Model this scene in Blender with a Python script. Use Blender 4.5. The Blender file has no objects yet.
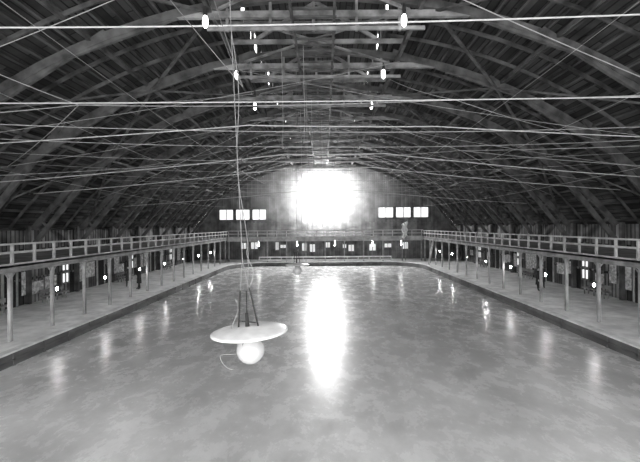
import bpy, math, random
from mathutils import Vector, Matrix
random.seed(7)
C = bpy.context.scene.collection
sc = bpy.context.scene
sc.view_settings.view_transform = 'Standard'
sc.view_settings.look = 'None'

# ------------------------------------------------------------ materials
def new_mat(name):
    m = bpy.data.materials.new(name); m.use_nodes = True
    nt = m.node_tree
    return m, nt, nt.nodes['Principled BSDF']
def g(v): return (v, v, v, 1)
def wood(name, lo, hi, rough=0.75, scale=1.5, stretch=(1,1,1)):
    m, nt, b = new_mat(name)
    tc = nt.nodes.new('ShaderNodeTexCoord'); mp = nt.nodes.new('ShaderNodeMapping')
    mp.inputs['Scale'].default_value = stretch
    n = nt.nodes.new('ShaderNodeTexNoise'); n.inputs['Scale'].default_value = scale; n.inputs['Detail'].default_value = 6
    r = nt.nodes.new('ShaderNodeValToRGB')
    r.color_ramp.elements[0].position = .35; r.color_ramp.elements[0].color = g(lo)
    r.color_ramp.elements[1].position = .68; r.color_ramp.elements[1].color = g(hi)
    nt.links.new(tc.outputs['Object'], mp.inputs[0]); nt.links.new(mp.outputs[0], n.inputs['Vector'])
    nt.links.new(n.outputs['Fac'], r.inputs[0]); nt.links.new(r.outputs[0], b.inputs['Base Color'])
    b.inputs['Roughness'].default_value = rough
    return m
def boards(name, c1, c2, mortar, length, width, gap=.02):
    m, nt, b = new_mat(name)
    tc = nt.nodes.new('ShaderNodeTexCoord')
    br = nt.nodes.new('ShaderNodeTexBrick')
    br.inputs['Scale'].default_value = 1; br.inputs['Brick Width'].default_value = length
    br.inputs['Row Height'].default_value = width; br.inputs['Mortar Size'].default_value = gap
    br.inputs['Color1'].default_value = g(c1); br.inputs['Color2'].default_value = g(c2)
    br.inputs['Mortar'].default_value = g(mortar)
    n = nt.nodes.new('ShaderNodeTexNoise'); n.inputs['Scale'].default_value = .8; n.inputs['Detail'].default_value = 8
    mul = nt.nodes.new('ShaderNodeMix'); mul.data_type = 'RGBA'; mul.blend_type = 'MULTIPLY'; mul.inputs[0].default_value = 1
    r = nt.nodes.new('ShaderNodeValToRGB')
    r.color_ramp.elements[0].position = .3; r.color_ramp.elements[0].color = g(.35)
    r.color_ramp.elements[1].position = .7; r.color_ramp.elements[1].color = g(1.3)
    nt.links.new(tc.outputs['UV'], br.inputs['Vector']); nt.links.new(tc.outputs['UV'], n.inputs['Vector'])
    nt.links.new(n.outputs['Fac'], r.inputs[0])
    nt.links.new(br.outputs['Color'], mul.inputs[6]); nt.links.new(r.outputs[0], mul.inputs[7])
    nt.links.new(mul.outputs[2], b.inputs['Base Color'])
    b.inputs['Roughness'].default_value = .85
    return m
def emis(name, s, base=.8):
    m, nt, b = new_mat(name)
    b.inputs['Base Color'].default_value = g(base)
    b.inputs['Emission Color'].default_value = g(1); b.inputs['Emission Strength'].default_value = s
    return m
def plain(name, v, rough=.6, metal=0):
    m = wood(name, v*.85, v*1.1, rough, 5); m.node_tree.nodes['Principled BSDF'].inputs['Metallic'].default_value = metal
    return m

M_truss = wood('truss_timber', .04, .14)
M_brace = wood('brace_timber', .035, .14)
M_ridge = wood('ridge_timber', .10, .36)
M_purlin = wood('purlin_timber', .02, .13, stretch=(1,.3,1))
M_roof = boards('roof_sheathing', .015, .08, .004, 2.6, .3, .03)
M_wall = boards('wall_boards', .03, .34, .008, 4.0, .34, .04)
M_wall_end = boards('end_wall_boards', .12, .2, .06, 4.0, .3, .02)
M_bal = wood('balcony_timber', .15, .32)
M_rail = wood('rail_timber', .3, .55)
M_post = wood('post_timber', .2, .42)
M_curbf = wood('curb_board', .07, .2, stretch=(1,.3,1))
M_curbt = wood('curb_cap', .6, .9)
M_plat = wood('platform_deck', .65, .98, .6, 1.2)
M_rope = plain('white_rope', .5)
M_wire = plain('steel_wire', .18, .5)
M_wirel = plain('bright_wire', .35, .5)
M_metal = plain('dark_iron', .08, .45, .6)
M_enamel = plain('white_enamel', .8, .3)
M_black = plain('dark_cloth', .02, .9)
M_cloth2 = plain('grey_cloth', .06, .9)
M_skin = plain('skin', .5, .6)
M_hair = plain('dark_hair', .03, .8)
M_white = plain('white_cloth', .85, .9)
M_paper = wood('printed_paper', .35, .95, .8, 6)

# ice
m, nt, b = new_mat('ice'); M_ice = m
tc = nt.nodes.new('ShaderNodeTexCoord')
mp = nt.nodes.new('ShaderNodeMapping'); mp.inputs['Scale'].default_value = (.30,.20,1); mp.inputs['Rotation'].default_value=(0,0,.3)
n1 = nt.nodes.new('ShaderNodeTexNoise'); n1.inputs['Scale'].default_value = 1.0; n1.inputs['Detail'].default_value = 12; n1.inputs['Roughness'].default_value = .62; n1.inputs['Distortion'].default_value = .3
r1 = nt.nodes.new('ShaderNodeValToRGB')
r1.color_ramp.elements[0].position=.3; r1.color_ramp.elements[0].color=g(.48)
r1.color_ramp.elements[1].position=.7; r1.color_ramp.elements[1].color=g(.88)
n2 = nt.nodes.new('ShaderNodeTexNoise'); n2.inputs['Scale'].default_value = 4; n2.inputs['Detail'].default_value = 12; n2.inputs['Roughness'].default_value=.75; n2.inputs['Distortion'].default_value = .2
rs = nt.nodes.new('ShaderNodeValToRGB')
rs.color_ramp.elements[0].position=.35; rs.color_ramp.elements[0].color=g(.84)
rs.color_ramp.elements[1].position=.65; rs.color_ramp.elements[1].color=g(1.08)
mul = nt.nodes.new('ShaderNodeMix'); mul.data_type='RGBA'; mul.blend_type='MULTIPLY'; mul.inputs[0].default_value=1
r2 = nt.nodes.new('ShaderNodeMapRange'); r2.inputs[1].default_value=.3; r2.inputs[2].default_value=.7; r2.inputs[3].default_value=.16; r2.inputs[4].default_value=.36
bp = nt.nodes.new('ShaderNodeBump'); bp.inputs['Strength'].default_value=.07; bp.inputs['Distance'].default_value=.05
nt.links.new(tc.outputs['Object'], mp.inputs[0]); nt.links.new(mp.outputs[0], n1.inputs['Vector']); nt.links.new(mp.outputs[0], n2.inputs['Vector'])
nt.links.new(n1.outputs['Fac'], r1.inputs[0]); nt.links.new(n2.outputs['Fac'], rs.inputs[0])
nt.links.new(r1.outputs[0], mul.inputs[6]); nt.links.new(rs.outputs[0], mul.inputs[7]); nt.links.new(mul.outputs[2], b.inputs['Base Color'])
nt.links.new(n2.outputs['Fac'], r2.inputs[0]); nt.links.new(r2.outputs[0], b.inputs['Roughness'])
nt.links.new(n2.outputs['Fac'], bp.inputs['Height']); nt.links.new(bp.outputs[0], b.inputs['Normal'])
b.inputs['IOR'].default_value = 1.45

# ------------------------------------------------------------ mesh builder
class MB:
    def __init__(s): s.v=[]; s.f=[]; s.uv=[]; s.mi=[]
    def face(s, pts, uvs=None, mi=0):
        i=len(s.v); s.v += [tuple(p) for p in pts]; s.f.append(tuple(range(i,i+len(pts))))
        s.uv.append(uvs or [(0,0)]*len(pts)); s.mi.append(mi)
    def box(s, a, b_, mi=0):
        x0,y0,z0=a; x1,y1,z1=b_
        s._hex([Vector(p) for p in ((x0,y0,z0),(x1,y0,z0),(x1,y1,z0),(x0,y1,z0),(x0,y0,z1),(x1,y0,z1),(x1,y1,z1),(x0,y1,z1))], mi)
    def _hex(s, p, mi):
        i=len(s.v); s.v += [tuple(q) for q in p]
        for f in ((0,3,2,1),(4,5,6,7),(0,1,5,4),(1,2,6,5),(2,3,7,6),(3,0,4,7)):
            s.f.append(tuple(i+k for k in f)); s.mi.append(mi)
            s.uv.append([(p[k].z, p[k].x+p[k].y) for k in f])
    def beam(s, p, q, w, h, mi=0, up=(0,0,1)):
        p=Vector(p); q=Vector(q); d=(q-p).normalized(); u=Vector(up)
        if abs(d.dot(u))>.99: u=Vector((0,1,0))
        sd=d.cross(u).normalized(); u=sd.cross(d).normalized()
        a=sd*w/2; c=u*h/2
        s._hex([p-a-c,p+a-c,q+a-c,q-a-c,p-a+c,p+a+c,q+a+c,q-a+c], mi)
    def tube(s, p, q, r0, r1=None, n=10, mi=0):
        r1 = r0 if r1 is None else r1
        p=Vector(p); q=Vector(q); d=(q-p).normalized(); u=Vector((0,0,1))
        if abs(d.dot(u))>.99: u=Vector((0,1,0))
        a=d.cross(u).normalized(); c=a.cross(d)
        A=[p+(a*math.cos(t)+c*math.sin(t))*r0 for t in [2*math.pi*k/n for k in range(n)]]
        B=[q+(a*math.cos(t)+c*math.sin(t))*r1 for t in [2*math.pi*k/n for k in range(n)]]
        i=len(s.v); s.v+=[tuple(x) for x in A+B]
        for k in range(n):
            s.f.append((i+k,i+(k+1)%n,i+n+(k+1)%n,i+n+k)); s.mi.append(mi); s.uv.append([(0,0)]*4)
        s.f.append(tuple(i+k for k in reversed(range(n)))); s.mi.append(mi); s.uv.append([(0,0)]*n)
        s.f.append(tuple(i+n+k for k in range(n))); s.mi.append(mi); s.uv.append([(0,0)]*n)
    def lathe(s, c, prof, n=32, mi=0, sm=True):
        i=len(s.v); c=Vector(c)
        for r,z in prof:
            for k in range(n):
                t=2*math.pi*k/n; s.v.append((c.x+r*math.cos(t),c.y+r*math.sin(t),c.z+z))
        for j in range(len(prof)-1):
            for k in range(n):
                s.f.append((i+j*n+k,i+j*n+(k+1)%n,i+(j+1)*n+(k+1)%n,i+(j+1)*n+k)); s.mi.append(mi); s.uv.append([(0,0)]*4)
    def obj(s, name, mats, parent=None, smooth=False):
        me=bpy.data.meshes.new(name); me.from_pydata(s.v,[],s.f)
        ul=me.uv_layers.new(name='UVMap')
        k=0
        for u in s.uv:
            for w in u: ul.data[k].uv=w; k+=1
        for mm in (mats if isinstance(mats,list) else [mats]): me.materials.append(mm)
        me.polygons.foreach_set('material_index', s.mi)
        if smooth: me.polygons.foreach_set('use_smooth',[True]*len(s.f))
        me.update()
        o=bpy.data.objects.new(name,me); C.objects.link(o)
        if parent: o.parent=parent
        return o
def empty(name, loc=(0,0,0)):
    e=bpy.data.objects.new(name,None); e.location=loc; C.objects.link(e); return e
def curve(name, lines, r, mat, parent=None):
    cu=bpy.data.curves.new(name,'CURVE'); cu.dimensions='3D'; cu.bevel_depth=r; cu.bevel_resolution=2
    for pts in lines:
        sp=cu.splines.new('POLY'); sp.points.add(len(pts)-1)
        for i,p in enumerate(pts): sp.points[i].co=(*p,1)
    cu.materials.append(mat)
    o=bpy.data.objects.new(name,cu); C.objects.link(o)
    if parent: o.parent=parent
    return o
def sag(p,q,s,n=16):
    p=Vector(p);q=Vector(q)
    return [tuple(p.lerp(q,i/n)-Vector((0,0,4*s*(i/n)*(1-i/n)))) for i in range(n+1)]

# ------------------------------------------------------------ dimensions
W=19.5; R=24.6; CZ=-9.6; Y0=-3; Y1=60; HW=12.3; YE=54
def zr(x): return math.sqrt(R*R-x*x)+CZ
ML,MR=-3.8,3.0     # ridge monitor sides

# floor / ice
mb=MB(); mb.face([(-W-.2,Y0,0),(W+.2,Y0,0),(W+.2,Y1+.2,0),(-W-.2,Y1+.2,0)])
mb.obj('floor',M_ice)

# rink edge path
rc=5.0; path=[(-HW,Y0)]
for k in range(13):
    t=math.pi-(math.pi/2)*k/12; path.append((-HW+rc+rc*math.cos(t),YE-rc+rc*math.sin(t)))
for k in range(13):
    t=math.pi/2-(math.pi/2)*k/12; path.append((HW-rc+rc*math.cos(t),YE-rc+rc*math.sin(t)))
path.append((HW,Y0))
def offs(path,d):
    out=[]
    for i,(x,y) in enumerate(path):
        a=Vector(path[max(i-1,0)]); b_=Vector(path[min(i+1,len(path)-1)]); t=(b_-a).normalized()
        out.append((x-t.y*d,y+t.x*d))
    return out
o1=offs(path,.30); o0=offs(path,-.04)
mb=MB(); L=0
for i in range(len(path)-1):
    p,q=path[i],path[i+1]; a,c=o1[i],o1[i+1]; e,f=o0[i],o0[i+1]
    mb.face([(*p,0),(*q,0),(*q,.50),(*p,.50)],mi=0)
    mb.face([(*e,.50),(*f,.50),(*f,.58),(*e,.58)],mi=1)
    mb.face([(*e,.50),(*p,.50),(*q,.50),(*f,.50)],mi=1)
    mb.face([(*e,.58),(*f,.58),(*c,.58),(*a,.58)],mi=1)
    mb.face([(*a,.58),(*c,.58),(*c,.40),(*a,.40)],mi=1)
for sx in (-1,1):
    y=Y0
    while y<YE-rc:
        mb.box((sx*HW-.05,y,0),(sx*HW+.05,y+.12,.5),0); y+=1.7
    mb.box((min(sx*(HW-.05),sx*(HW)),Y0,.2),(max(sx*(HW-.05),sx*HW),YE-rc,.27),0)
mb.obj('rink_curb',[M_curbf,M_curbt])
mb=MB()
pts=[(-W,Y0,.45),(-W,Y1,.45),(W,Y1,.45),(W,Y0,.45)]+[(x,y,.45) for x,y in reversed(o1)]
mb.face(pts[::-1])
mb.obj('spectator_platform',M_plat)

# ------------------------------------------------------------ roof shell
mb=MB()
def strip(xa,xb,n):
    arc=0
    for i in range(n):
        x0=xa+(xb-xa)*i/n; x1=xa+(xb-xa)*(i+1)/n
        ds=math.hypot(x1-x0,zr(x1)-zr(x0))
        mb.face([(x0,Y0,zr(x0)),(x0,Y1,zr(x0)),(x1,Y1,zr(x1)),(x1,Y0,zr(x1))],[(Y0,arc),(Y1,arc),(Y1,arc+ds),(Y0,arc+ds)])
        arc+=ds
strip(-W,ML,24); strip(MR,W,24)
# monitor roof
for (xa,za,xb,zb) in ((ML-.4,16.3,-.4,17.3),(-.4,17.3,MR+.4,16.3)):
    mb.face([(xa,Y0,za),(xa,Y1,za),(xb,Y1,zb),(xb,Y0,zb)],[(Y0,0),(Y1,0),(Y1,3.6),(Y0,3.6)])
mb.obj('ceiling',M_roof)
# monitor clerestory
for k,x in enumerate((ML,MR)):
    root=empty('window_%d'%(k+10))
    mb=MB(); zb=zr(x)-.1
    mb.box((x-.06,Y0,zb),(x+.06,Y1,zb+.4)); mb.box((x-.06,Y0,15.95),(x+.06,Y1,16.35))
    y=Y0
    while y<Y1: mb.box((x-.07,y,zb+.3),(x+.07,y+ (1.3 if int(y*10)%3 else .7),16.1)); y+=1.7
    mb.obj('frame',M_purlin,root)
    mb=MB(); sx=-1 if k==0 else 1
    mb.box((x-.01,Y0,zb+.4),(x+.01,Y1,15.95)); mb.obj('glass',emis('clerestory_glass_%d'%k,5),root)

# purlins and rafters (one mass)
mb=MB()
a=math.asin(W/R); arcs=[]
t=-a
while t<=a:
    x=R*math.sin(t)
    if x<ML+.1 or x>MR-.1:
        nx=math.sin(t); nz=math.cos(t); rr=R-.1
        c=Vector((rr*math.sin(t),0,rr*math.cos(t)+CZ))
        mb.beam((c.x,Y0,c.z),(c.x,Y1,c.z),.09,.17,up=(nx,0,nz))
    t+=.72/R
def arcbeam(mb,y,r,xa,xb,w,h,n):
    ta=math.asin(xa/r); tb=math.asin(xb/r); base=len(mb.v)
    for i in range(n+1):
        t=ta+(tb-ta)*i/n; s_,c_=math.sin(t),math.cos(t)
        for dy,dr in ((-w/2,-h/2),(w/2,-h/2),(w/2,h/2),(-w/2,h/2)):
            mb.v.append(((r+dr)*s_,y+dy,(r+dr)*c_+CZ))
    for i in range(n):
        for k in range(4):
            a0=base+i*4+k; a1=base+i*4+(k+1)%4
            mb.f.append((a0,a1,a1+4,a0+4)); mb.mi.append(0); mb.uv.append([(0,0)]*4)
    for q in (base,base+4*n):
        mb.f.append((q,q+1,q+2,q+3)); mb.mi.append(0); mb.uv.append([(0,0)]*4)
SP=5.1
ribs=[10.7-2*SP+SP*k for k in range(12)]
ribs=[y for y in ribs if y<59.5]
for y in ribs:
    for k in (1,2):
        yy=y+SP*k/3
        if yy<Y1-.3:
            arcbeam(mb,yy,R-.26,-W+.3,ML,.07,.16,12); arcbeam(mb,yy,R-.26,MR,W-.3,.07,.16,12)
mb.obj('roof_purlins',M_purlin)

# trusses
def chordz(x):
    pts=[(5,13.9),(9.2,12.75),(14.4,9.75),(19.2,4.0)]
    x=abs(x)
    for (a0,z0),(a1,z1) in zip(pts,pts[1:]):
        if a0<=x<=a1: return z0+(z1-z0)*(x-a0)/(a1-a0)
    return 13.9
tm=None
for y in ribs:
    if tm is None:
        mb=MB()
        arcbeam(mb,0,R-.5,-W+.6,W-.6,.22,.34,30)
        for s in (-1,1):
            mb.beam((s*19.25,0,3.9),(s*13.6,0,10.9),.18,.3)
            mb.beam((s*15.3,0,8.9),(s*8.6,0,13.1),.16,.24)
            mb.beam((s*10.6,0,12.0),(s*3.6,0,14.5),.15,.22)
            for xa,xb in ((18,18.6),(16.8,17.7),(16.2,14.9),(13.2,12.2),(13.2,14.1),(10.6,9.6),(10.6,11.7),(7.4,6.4)):
                mb.beam((s*xa,0,chordz(xa)),(s*xb,0,zr(xb)-.45),.12,.14)
            mb.beam((s*19.3,0,.46),(s*19.3,0,5.5),.25,.25)
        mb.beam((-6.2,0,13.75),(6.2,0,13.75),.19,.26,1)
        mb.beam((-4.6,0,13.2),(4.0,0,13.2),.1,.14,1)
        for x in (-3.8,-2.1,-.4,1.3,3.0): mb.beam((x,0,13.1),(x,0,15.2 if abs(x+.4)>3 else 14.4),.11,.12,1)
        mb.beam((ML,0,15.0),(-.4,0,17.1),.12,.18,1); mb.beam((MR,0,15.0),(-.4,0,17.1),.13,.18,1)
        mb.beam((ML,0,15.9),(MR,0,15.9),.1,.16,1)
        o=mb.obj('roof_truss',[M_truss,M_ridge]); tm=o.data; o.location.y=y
    else:
        o=bpy.data.objects.new('roof_truss',tm); C.objects.link(o); o.location.y=y
# roof-plane bracing
mb=MB()
for i in range(len(ribs)-1):
    ya,yb=ribs[i],ribs[i+1]
    for s in (-1,1):
        segs=((18.2,13.8),(13.8,9.0),(9.0,4.4))
        for j,(xa,xb) in enumerate(segs):
            if (i+j)%2: xa,xb=xb,xa
            mb.beam((s*xa,ya,zr(xa)-.75),(s*xb,yb,zr(xb)-.75),.14,.08)
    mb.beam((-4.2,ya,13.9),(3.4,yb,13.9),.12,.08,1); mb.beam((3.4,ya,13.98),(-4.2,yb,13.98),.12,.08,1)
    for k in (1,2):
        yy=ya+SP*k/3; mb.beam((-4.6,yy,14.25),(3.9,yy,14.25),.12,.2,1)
for x in (-4.5,3.8): mb.beam((x,Y0,14.0),(x,Y1,14.0),.16,.26)
for s in (-1,1):
    mb.beam((s*14.4,Y0,9.9),(s*14.4,Y1,9.9),.12,.16); mb.beam((s*9.2,Y0,12.8),(s*9.2,Y1,12.8),.12,.16)
mb.obj('roof_bracing',[M_brace,M_ridge])
# catwalk slats hanging in the ridge
mb=MB()
for x in (-1.2,.4): mb.beam((x,Y0,13.35),(x,52.5,13.35),.1,.12)
y=10.0
while y<52: mb.beam((-1.3,y,13.45),(.5,y,13.45),.18,.04); y+=.6
mb.obj('ridge_catwalk',M_truss)

# ------------------------------------------------------------ walls
for nm,s in (('wall_left',-1),('wall_right',1)):
    mb=MB()
    x=s*W
    mb.face([(x,Y0,0),(x,Y1,0),(x,Y1,5.6),(x,Y0,5.6)],[(0,Y0),(0,Y1),(5.6,Y1),(5.6,Y0)])
    mb.face([(x+s*.15,Y0,0),(x+s*.15,Y1,0),(x+s*.15,Y1,5.6),(x+s*.15,Y0,5.6)],[(0,Y0),(0,Y1),(5.6,Y1),(5.6,Y0)])
    mb.box((x-.0 if s<0 else x-.08,Y0,2.0),(x+.08 if s<0 else x,Y1,2.15),0)
    mb.obj(nm,M_wall)
mb=MB()
xs=[-W+2*W*i/40 for i in range(41)]
for i in range(40):
    x0,x1=xs[i],xs[i+1]
    mb.face([(x0,Y1,0),(x1,Y1,0),(x1,Y1,zr(x1)),(x0,Y1,zr(x0))],[(0,x0),(0,x1),(zr(x1),x1),(zr(x0),x0)])
mb.face([(ML-.5,Y1,14),(MR+.5,Y1,14),(MR+.5,Y1,16.4),(-.4,Y1,17.3),(ML-.5,Y1,16.4)],[(14,-3),(14,3),(16,3),(17,0),(16,-3)])
mb.obj('wall_back',M_wall_end)

# end wall windows
def window(name,x0,x1,z0,z1,y,strength,panes=1,rows=2,cols=2,arch=False):
    root=empty(name); fr=MB(); gl=MB()
    pw=(x1-x0)/panes
    for k in range(panes):
        a_=x0+k*pw+.15; c_=x0+(k+1)*pw-.15
        gl.box((a_,y-.03,z0),(c_,y-.01,z1))
        for xx in (a_,c_): fr.box((xx-.09,y-.12,z0-.1),(xx+.09,y,z1+.1))
        for zz in (z0,z1): fr.box((a_-.1,y-.12,zz-.09),(c_+.1,y,zz+.09))
        for j in range(1,cols): xx=a_+(c_-a_)*j/cols; fr.box((xx-.05,y-.08,z0),(xx+.05,y,z1))
        for j in range(1,rows): zz=z0+(z1-z0)*j/rows; fr.box((a_,y-.08,zz-.05),(c_,y,zz+.05))
    fr.obj('frame',M_curbf,root); gl.obj('glass',emis(name+'_glass',strength),root)
window('window_1',-16.0,-8.6,6.35,8.0,Y1,1.0,3,1,2)
window('window_2',7.8,15.7,6.55,8.2,Y1,1.0,3,1,2)
# central big round window
root=empty('window_3')
wr=2.7
mb=MB(); prof=[(wr*math.cos(2*math.pi*k/32),9.8+(wr+.3)*math.sin(2*math.pi*k/32)) for k in range(32)]
mb.face([(x,Y1-.04,z) for x,z in prof]); mb.obj('glass',emis('window_3_glass',14),root)
mb=MB()
for i in range(len(prof)):
    p,q=prof[i],prof[(i+1)%len(prof)]
    mb.beam((p[0],Y1-.05,p[1]),(q[0],Y1-.05,q[1]),.08,.16)
for x in (-1.3,0,1.3): mb.beam((x,Y1-.08,7.2),(x,Y1-.08,12.4),.06,.06)
for z in (8.5,9.8,11.1): mb.beam((-2.3,Y1-.08,z),(2.3,Y1-.08,z),.06,.06)
mb.obj('frame',M_white,root)

# ------------------------------------------------------------ balconies
M_bulb=emis('lit_bulb',150)
def side_balcony(s):
    root=empty('balcony')
    xi=s*13.7; xo=s*(W-.02)
    mb=MB()
    mb.box((min(xi,xo),Y0,3.68),(max(xi,xo),Y1-.05,3.8))
    mb.box((min(xi,xi+s*.08),Y0,3.45),(max(xi,xi+s*.08),56,3.85))
    y=Y0+.5
    while y<Y1-.5: mb.box((min(xi+s*.1,xo),y,3.5),(max(xi+s*.1,xo),y+.1,3.68)); y+=1.35
    mb.obj('deck',M_bal,root)
    mb=MB()
    mb.box((xi-.06,Y0,4.66),(xi+.06,56,4.74)); mb.box((xi-.03,Y0,4.28),(xi+.03,56,4.38)); 
    mb.box((min(xi-s*.03,xi),Y0,3.78),(max(xi-s*.03,xi),56,3.86))
    y=17.5-2.7*7
    while y<56:
        mb.box((xi-.05,y-.05,3.8),(xi+.05,y+.05,4.7)); y+=1.35
    mb.obj('railing',M_rail,root)
    mb=MB(); y=17.5-2.7*6
    while y<56:
        mb.box((xi+s*.1-.07,y-.07,.44),(xi+s*.1+.07,y+.07,3.5))
        mb.beam((xi+s*.1,y,3.15),(xi+s*.1,y+.35,3.5),.05,.05); mb.beam((xi+s*.1,y,3.15),(xi+s*.1,y-.35,3.5),.05,.05)
        y+=2.7
    mb.obj('posts',M_post,root)
    gl=MB(); ft=MB()
    for y in (11.5,16.3,21,25.6,30.4,35.1,39.8,44.5,49.2):
        x=s*14.1; z=2.2
        pr=[(.002,-.1)]+[(.055*math.sin(math.pi*k/10),-.1*math.cos(math.pi*k/10)) for k in range(1,10)]+[(.002,.1)]
        gl.lathe((x,y,z),pr,16)
        ft.tube((x,y,z+.09),(x,y,z+.24),.05,.04); ft.tube((x,y,z+.2),(x,y,3.68),.012); ft.lathe((x,y,z),[(.22,.12),(.06,.2)],16)
    gl.obj('lamp_globes',M_bulb,root,True); ft.obj('lamp_fittings',M_metal,root)
    if s>0:
        mb=MB(); y=50; x0=12.95; x1=13.65
        mb.beam((x0,y-.25,.45),(x1-.08,y-.25,3.9),.05,.09); mb.beam((x0,y+.25,.45),(x1-.08,y+.25,3.9),.05,.09)
        for i in range(9):
            t=(i+1)/10; x=x0+(x1-.08-x0)*t; mb.beam((x,y-.25,.45+3.45*t),(x,y+.25,.45+3.45*t),.05,.05)
        mb.obj('ladder',M_rail,root)
side_balcony(-1); side_balcony(1)
root=empty('balcony'); yf=56
mb=MB(); mb.box((-13.7,yf,3.68),(13.7,Y1-.05,3.8)); mb.box((-13.7,yf-.08,3.3),(13.7,yf,3.95)); mb.obj('deck',M_rail,root)
mb=MB(); mb.box((-13.7,yf-.1,4.72),(13.7,yf,4.84)); mb.box((-13.7,yf-.07,4.3),(13.7,yf-.02,4.4))
x=-13.5
while x<13.7: mb.box((x-.05,yf-.08,3.9),(x+.05,yf,4.8)); x+=1.35
mb.obj('railing',M_rail,root)
mb=MB(); x=-13.5
while x<13.7: mb.box((x-.08,yf+.02,.44),(x+.08,yf+.18,3.68)); x+=2.7
mb.obj('posts',M_post,root)
mb=MB()
for x in (-9.5,-4.0,1.4,6.8,10.9):
    pr=[(.002,-.12)]+[(.08*math.sin(math.pi*k/10),-.12*math.cos(math.pi*k/10)) for k in range(1,10)]+[(.002,.12)]
    mb.lathe((x,yf+1.2,2.7),pr,16); mb.tube((x,yf+1.2,2.8),(x,yf+1.2,3.68),.012)
mb.obj('lamp_globes',emis('gallery_bulb',90),root,True)

# windows below galleries (end)
root=empty('window_4'); fr=MB(); gl=MB()
rn=random.Random(5)
for xc in [-12.2,-10.6,-7.2,-6.3,-3.1,-1.9,.4,2.9,3.9,7.1,9.4,11.9]:
    w_=.25+.3*rn.random(); z0=1.5+.7*rn.random(); z1=2.6+.5*rn.random()
    gl.box((xc-w_,Y1-.04,z0),(xc+w_,Y1-.02,z1))
    for xx in (xc-w_,xc,xc+w_): fr.box((xx-.05,Y1-.1,z0-.1),(xx+.05,Y1,z1+.1))
    for zz in (z0,z1): fr.box((xc-w_-.05,Y1-.1,zz-.05),(xc+w_+.05,Y1,zz+.05))
gl.obj('glass',emis('window_4_glass',.5),root); fr.obj('frame',M_bal,root)
# side windows, doors and posted bills
k=5
for s in (-1,1):
    root=empty('window_%d'%k); fr=MB(); gl=MB(); x=s*(W-.03)
    y=9.5
    while y<57:
        gl.box((min(x,x-s*.02),y-.4,1.3),(max(x,x-s*.02),y+.4,3.1))
        for yy in (y-.4,y,y+.4): fr.box((min(x,x-s*.08),yy-.05,1.2),(max(x,x-s*.08),yy+.05,3.2))
        for zz in (1.3,2.2,3.1): fr.box((min(x,x-s*.08),y-.45,zz-.05),(max(x,x-s*.08),y+.45,zz+.05))
        y+=10.2
    gl.obj('glass',emis('window_%d_glass'%k,1.0),root); fr.obj('frame',M_bal,root)
    root=empty('door_%d'%(k-4)); fr=MB(); pn=MB()
    for y in (14.2,24.6,34.6,45):
        pn.box((min(x,x-s*.05),y-.5,.45),(max(x,x-s*.05),y+.5,2.6))
        for zz in (.6,1.6): pn.box((min(x-s*.05,x-s*.07),y-.35,zz),(max(x-s*.05,x-s*.07),y+.35,zz+.8))
        for yy in (y-.55,y+.55): fr.box((min(x,x-s*.1),yy-.06,.45),(max(x,x-s*.1),yy+.06,2.72))
        fr.box((min(x,x-s*.1),y-.6,2.6),(max(x,x-s*.1),y+.6,2.74))
    pn.obj('panels',M_black,root); fr.obj('frame',M_rail,root)
    mb=MB(); rn=random.Random(k)
    for y in (12,16.5,17.6,18.7,20.6,22.1,23.2,25.9,27,28.3,31.8,33,36,37,38.1,40.8,42.3,43.2,47.5,51,53):
        w_=.3+.35*rn.random(); h_=.7+1.0*rn.random(); z=1.0+.5*rn.random()
        mb.box((min(x-s*.06,x-s*.08),y-w_,z),(max(x-s*.06,x-s*.08),y+w_,z+h_))
    mb.obj('wall_posters',M_paper); k+=1
# low inner fence on the far platform
mb=MB(); mb.box((-9,54.6,1.1),(9,54.66,1.28)); mb.box((-9,54.6,.7),(9,54.66,.86))
x=-9
while x<=9: mb.box((x-.04,54.58,.44),(x+.04,54.68,1.25)); x+=1.5
mb.obj('rink_fence',M_curbt)

# ------------------------------------------------------------ lamps
M_globe=emis('lit_arc_globe',6)
def ridge_lamp(x,y,z,k=1.0):
    root=empty('ridge_arc_lamp',(x,y,z))
    mb=MB(); pr=[(.002,-.26)]+[(.11*k*math.sin(math.pi*j/10),-.26*k*math.cos(math.pi*j/10)) for j in range(1,10)]+[(.002,.26)]
    mb.lathe((0,0,0),pr,16); mb.obj('globe',M_globe,root,True)
    mb=MB(); mb.tube((0,0,.22),(0,0,.6),.09,.06); mb.tube((0,0,.55),(0,0,14.0-z),.02); mb.obj('fitting',M_metal,root)
for i in range(3):
    y=15.4+5.45*i
    ridge_lamp(-4.55,y,13.3); ridge_lamp(3.1,y,13.3)
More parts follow.
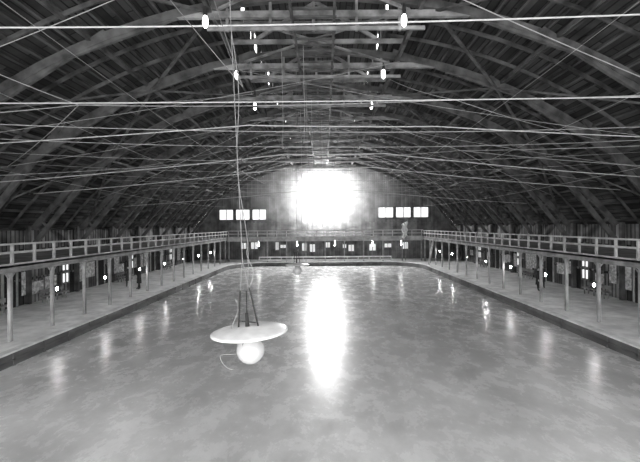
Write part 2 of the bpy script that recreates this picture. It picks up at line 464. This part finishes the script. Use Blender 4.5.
# glowing globe added before the end window to imitate its bloom
root=empty('added_bloom_lamp',(0,57.6,9.8))
mb=MB(); pr=[(.002,-.6)]+[(.6*math.sin(math.pi*k/14),-.6*math.cos(math.pi*k/14)) for k in range(1,14)]+[(.002,.6)]
mb.lathe((0,0,0),pr,24); mb.obj('globe',emis('added_bloom_globe',900),root,True)
mb=MB(); mb.tube((0,0,.55),(0,0,.95),.25,.12); mb.tube((0,0,.9),(0,0,4.1),.03); mb.obj('fitting',M_metal,root)
def bloom_volume(name,c,rad,dens):  # scattering ellipsoids added around the globe to imitate the window's soft halo
    m=bpy.data.materials.new(name); m.use_nodes=True; n=m.node_tree; n.nodes.clear()
    out=n.nodes.new('ShaderNodeOutputMaterial'); v=n.nodes.new('ShaderNodeVolumeScatter')
    v.inputs['Density'].default_value=dens; v.inputs['Color'].default_value=g(1); v.inputs['Anisotropy'].default_value=0
    n.links.new(v.outputs[0],out.inputs['Volume'])
    mb=MB(); pr=[(.002,-rad[2])]+[(rad[0]*math.sin(math.pi*k/20),-rad[2]*math.cos(math.pi*k/20)) for k in range(1,20)]+[(.002,rad[2])]
    mb.lathe((0,0,0),pr,40)
    for i,p in enumerate(mb.v): mb.v[i]=(p[0]+c[0],p[1]*rad[1]/rad[0]+c[1],p[2]+c[2])
    mb.obj(name,m,root,True)
bloom_volume('bloom_core',(0,0,0),(4.2,2.1,4.2),.045)
bloom_volume('bloom_mid',(0,-.1,0),(6.4,2.3,4.6),.04)
bloom_volume('bloom_outer',(0,-.2,0),(11,2.45,4.85),.04)

# hanging shade lamps
m,nt,b=new_mat('opal_globe'); b.inputs['Base Color'].default_value=g(.5); b.inputs['Roughness'].default_value=.2; M_opal=m
def shade_lamp(x,y,z,top,detail=True,tilt=.0):
    root=empty('hanging_shade_lamp',(x,y,z)); root.rotation_euler=(0,tilt,0)
    mb=MB(); mb.lathe((0,0,0),[(.02,.05),(.12,.05),(.3,.03),(.56,-.01),(.6,-.025),(.6,-.04),(.55,-.03),(.3,.01),(.1,.03)],48); mb.obj('shade',M_enamel,root,True)
    mb=MB(); mb.lathe((0,0,0),[(.1,-.02),(.11,-.10),(.13,-.13)],24); 
    for t in (0,2.1,4.2): mb.tube((.12*math.cos(t),.12*math.sin(t),-.02),(.2*math.cos(t),.2*math.sin(t),-.28),.006)
    mb.obj('collar',M_metal,root)
    mb=MB(); mb.lathe((0,0,-.33),[(.12,.19),(.17,.15),(.21,.07),(.22,0),(.2,-.08),(.15,-.15),(.08,-.195),(.002,-.21)],28); mb.obj('globe',M_opal,root,True)
    mb=MB()
    mb.tube((-.17,0,.04),(-.11,0,.62),.014); mb.tube((.14,0,.04),(.03,0,.66),.014)
    mb.tube((-.05,.1,.04),(-.03,.06,.6),.01)
    mb.tube((-.15,0,.14),(.11,0,.10),.01)
    mb.tube((-.03,0,.04),(-.03,0,.26),.035,.025)
    mb.obj('carbon_frame',M_black,root)
    H=top-z
    w=[]
    w.append([(-.11,0,.62),(-.05,0,1.1),(-.02,0,H*.5),(0,0.1,H)]); w.append([(.03,0,.66),(-.05,0,1.1)])
    w.append([(.0+.05*math.sin(i*.9)*(1 if i<12 else .3),.02*math.cos(i),.65+(H-.65)*i/24) for i in range(25)])
    curve('suspension_wires',w,.006,M_wire,root)
    w=[[(-.22+.05*math.sin(i*.7),.05*math.cos(i*.5),-.5+i*.075) for i in range(14)],
       [(.02+.2*math.cos(t)-.3,-.02,-.45+.12*math.sin(t)+.04*math.cos(2*t)) for t in [math.pi*1.3*k/20+.6 for k in range(21)]],
       [(.06+.05*math.sin(i*1.1),.04,.1+i*.11) for i in range(12)]]
    curve('loose_cable',w,.004,M_wirel,root)
shade_lamp(-1.2,6.3,3.78,13.3,tilt=-.05)
shade_lamp(-1.4,20,3.5,13.3)

# ------------------------------------------------------------ ropes & wires
ropes=[]
ropes.append(sag((-14.6,10,10.5),(14.6,10,10.9),.25))
ropes.append(sag((-15.8,13,9.5),(15.8,13,9.6),.1))
c1=(-3.0,16,9.45); c2=(4.5,16,9.35)
ropes+= [sag((-17,16,8.6),c1,.05),sag(c1,c2,.03),sag(c2,(17,16,8.7),.05)]
for y,zc,ze,xe in ((20,9.0,7.6,18.0),(24,8.9,7.4,18.3),(35,8.5,7.2,18.5)):
    ropes+=[sag((-xe,y,ze),(-2,y,zc),.1),sag((-2,y,zc),(3,y,zc),.02),sag((3,y,zc),(xe,y,ze),.1)]
n1=(-9.2,15,10.0); n2=(4.9,15,10.1); n3=(-8.5,23,9.0); n4=(7.5,22,9.5)
ra=[]
for n,ends in ((n1,((-17.3,11,8.2),(-16.6,20.9,8.6),(-12.5,10.7,11.3),(-4.4,25,13.7),n2)),
               (n2,((15.8,10.7,9.2),(14.4,20.9,9.8),(3.8,23,13.8))),
               (n3,((-18,16,7.4),(-18,31,7.5),(-4.4,31,13.8),n4)),
               (n4,((18,16,7.4),(18,31,7.5),(3.8,31,13.8),(17.3,12,8.1)))):
    for e in ends: ra.append(sag(n,e,.12))
ra.append(sag((1.4,11.5,13.1),(17.3,14,8.0),.15)); ra.append(sag((-4.5,13,13.8),(-16.6,12.5,8.8),.2))
curve('garland_ropes',ropes,.022,M_rope)
curve('stay_ropes',ra,.015,M_wirel)
wires=[]
piv=(-1.28,6.3,7.6)
for e in ((-5.6,9.5,13.3),(-3.6,11,13.6),(-4.2,14,13.8)): wires.append(sag(e,piv,.05))
curve('pulley_wires',wires,.007,M_wire); wires=[]
for x,y in ((-1.0,22),(-.8,25),(-1.6,27),(-.2,30),(-1.9,18),(-.9,17.5)):
    wires.append([(x,y,13.3),(x+.05,y,10),(x,y,5.2 if y>20 else 9)])
for y in (12,14.5,18,22,26,29,32,36,42): 
    wires.append(sag((-16,y,8.9),(16,y+2,9.0),.5)); 
for y in (14,19,24,33): wires+= [sag((-17.5,y,8.0),(3.8,y+6,13.6),.3), sag((17.5,y+1,8.0),(-4.4,y+7,13.6),.3)]
for s in (-1,1):
    for x,z in ((9,12.0),(12,10.8),(15,8.6)): wires.append(sag((s*x,5,z),(s*x*.98,59,z-.3),.6,30))
curve('overhead_wires',wires,.011,M_wirel)

# ------------------------------------------------------------ flag on far gallery
root=empty('draped_flag',(11.2,56-.2,3.9))
mb=MB(); mb.tube((0,0,-3.4),(.3,0,2.2),.04,.03); mb.lathe((.3,0,2.25),[(.002,-.06),(.06,0),(.002,.07)],10); mb.obj('staff',M_post,root)
mb=MB(); nu,nv=10,10
P=[[(.3-.05*j/nv-(.9*(1-.45*j/nv))*i/nu+.1*math.sin(j*1.3), -.05+.12*math.sin(i*1.7+j*.4), 2.1-2.0*j/nv-.5*(i/nu)**1.5) for i in range(nu+1)] for j in range(nv+1)]
for j in range(nv):
    for i in range(nu): mb.face([P[j][i],P[j][i+1],P[j+1][i+1],P[j+1][i]])
mb.obj('cloth',M_white,root,True)
# benches along walls
def bench(x,y,s):
    root=empty('bench',(x,y,.45)); mb=MB()
    mb.box((-.2,-1.2,.42),(.2,1.2,.47)); 
    for yy in (-1,0,1):
        mb.box((-.17,yy-.04,0),(-.11,yy+.04,.42)); mb.box((.11,yy-.04,0),(.17,yy+.04,.42))
    mb.box((s*.2-.02,-1.2,.6),(s*.2+.02,1.2,.85))
    for yy in (-1,1): mb.box((s*.2-.03,yy-.03,.42),(s*.2+.03,yy+.03,.85))
    mb.obj('frame',M_bal,root)
for y in (16.8,22.3,27.5,37.2,47.5): bench(-18.6,y,-1); bench(18.6,y,1)

# ------------------------------------------------------------ people
def skin_obj(name,verts,edges,radii,mat,parent,sub=2):
    me=bpy.data.meshes.new(name); me.from_pydata(verts,edges,[]); me.materials.append(mat)
    o=bpy.data.objects.new(name,me); C.objects.link(o); o.parent=parent
    mod=o.modifiers.new('Skin','SKIN')
    for i,r in enumerate(radii): me.skin_vertices[0].data[i].radius=(r,r) if not isinstance(r,tuple) else r
    me.skin_vertices[0].data[0].use_root=True
    sb=o.modifiers.new('Sub','SUBSURF'); sb.levels=sub; sb.render_levels=sub
    mod.use_smooth_shade=True
    return o
def person(loc,rot,coat,arm_bent=True,h=1.0):
    root=empty('person',loc); root.rotation_euler=(0,0,rot); root.scale=(h,h,h)
    V=[(0,0,.95),(0,.0,1.12),(0,-.01,1.32),(0,0,1.45),(0,.01,1.54)]
    Rr=[(.15,.12),(.15,.11),(.17,.12),(.12,.09),(.055,.055)]
    E=[(0,1),(1,2),(2,3),(3,4)]
    hands=[]
    for s in (-1,1):
        i=len(V)
        V+=[(s*.19,0,1.42)]
        if s==1 and arm_bent: V+=[(s*.26,.06,1.15),(s*.12,-.2,1.12)]
        else: V+=[(s*.25,.03,1.14),(s*.26,-.05,.90)]
        Rr+=[.075,.055,.04]; E+=[(3,i),(i,i+1),(i+1,i+2)]; hands.append((s,V[i+1],V[i+2]))
        i=len(V)
        V+=[(s*.1,0,.86),(s*.12,-.03 if s>0 else .02,.48),(s*.13,.03*s,.1),(s*.15,.03*s-.16,.04)]
        Rr+=[.1,.07,.055,.045]; E+=[(0,i),(i,i+1),(i+1,i+2),(i+2,i+3)]
    skin_obj('body',V,E,Rr,coat,root)
    mb=MB(); mb.lathe((0,0,0),[(.17,1.14),(.185,1.0),(.2,.8),(.225,.55),(.235,.5),(.21,.5)],20)
    for i,v in enumerate(mb.v): mb.v[i]=(v[0]*1.05,v[1]*.8,v[2])
    mb.obj('coat_skirt',coat,root,True)
    mb=MB(); prof=[(.002,-.125),(.045,-.115),(.062,-.08),(.074,-.03),(.08,.02),(.079,.06),(.062,.1),(.03,.122),(.002,.127)]
    mb.lathe((0,0,0),prof,20)
    for i,v in enumerate(mb.v):
        x,y,z=v; y*=1.2
        if y<0 and z<-.06: y-=.008
        mb.v[i]=(x,y,z+1.64)
    mb.tube((0,-.085,1.655),(0,-.118,1.615),.009,.017,8)
    for s in (-1,1): mb.beam((s*.078,.0,1.60),(s*.088,.012,1.66),.012,.04)
    mb.beam((-.025,-.09,1.575),(.025,-.09,1.575),.014,.008)
    mb.obj('head',M_skin,root,True)
    mb=MB()
    for s in (-1,1): mb.lathe((s*.03,-.088,1.652),[(.002,-.01),(.012,0),(.002,.01)],8)
    mb.lathe((0,.012,1.64),[(.084,-.04),(.088,.03),(.085,.07),(.06,.11)],18)
    for i,v in enumerate(mb.v):
        if i>=48 and v[1]<-.03: mb.v[i]=(v[0]*.9,-.03,v[2])
    mb.obj('hair_and_eyes',M_hair,root,True)
    mb=MB(); mb.lathe((0,0,1.70),[(.14,.0),(.15,.012),(.095,.012),(.1,.03),(.095,.1),(.06,.13),(.002,.135)],22)
    mb.obj('hat',M_hair,root,True)
    for s,el,wr in hands:
        wr=Vector(wr); d=(wr-Vector(el)).normalized()
        side = Vector((0,-1,0)) if abs(d.z)>.7 else Vector((0,0,1))
        side=(side-d*side.dot(d)).normalized(); nrm=d.cross(side).normalized()*(1 if s<0 else -1)
        V=[wr,wr+d*.05,wr+d*.09]; E=[(0,1),(1,2)]; Rr=[.024,(.036,.02),(.034,.018)]
        for k,ln in enumerate((.07,.08,.075,.058)):
            i=len(V); b0=wr+d*.085+side*(.027-.018*k)
            V+=[b0,b0+d*ln*.5+nrm*.006,b0+d*ln*.85+nrm*.028]; Rr+=[.0095,.0088,.0075]; E+=[(2,i),(i,i+1),(i+1,i+2)]
        i=len(V); b0=wr+d*.035+side*.03
        V+=[b0,b0+side*.028+d*.03,b0+side*.03+d*.06+nrm*.012]; Rr+=[.013,.011,.009]; E+=[(1,i),(i,i+1),(i+1,i+2)]
        skin_obj('hand',[tuple(v) for v in V],E,Rr,M_skin,root,1)
person((-14.9,32,.45),-.9,M_black)
person((15.8,29.7,.45),.9,M_black)
person((16.9,31.2,.45),-.3,M_cloth2,False)
person((-16.5,33.5,.45),.5,M_cloth2,False,.97)

# ------------------------------------------------------------ world, camera
w=bpy.data.worlds.new('World'); sc.world=w; w.use_nodes=True
w.node_tree.nodes['Background'].inputs[0].default_value=g(1); w.node_tree.nodes['Background'].inputs[1].default_value=4.6
cd=bpy.data.cameras.new('camera'); cam=bpy.data.objects.new('camera',cd); C.objects.link(cam)
cam.location=(0,0,5.4); cam.rotation_euler=(math.radians(90),math.radians(.4),0)
cd.lens=22.5; cd.sensor_width=36; cd.shift_x=-5/640; cd.shift_y=-5/640; cd.clip_end=300
sc.camera=cam
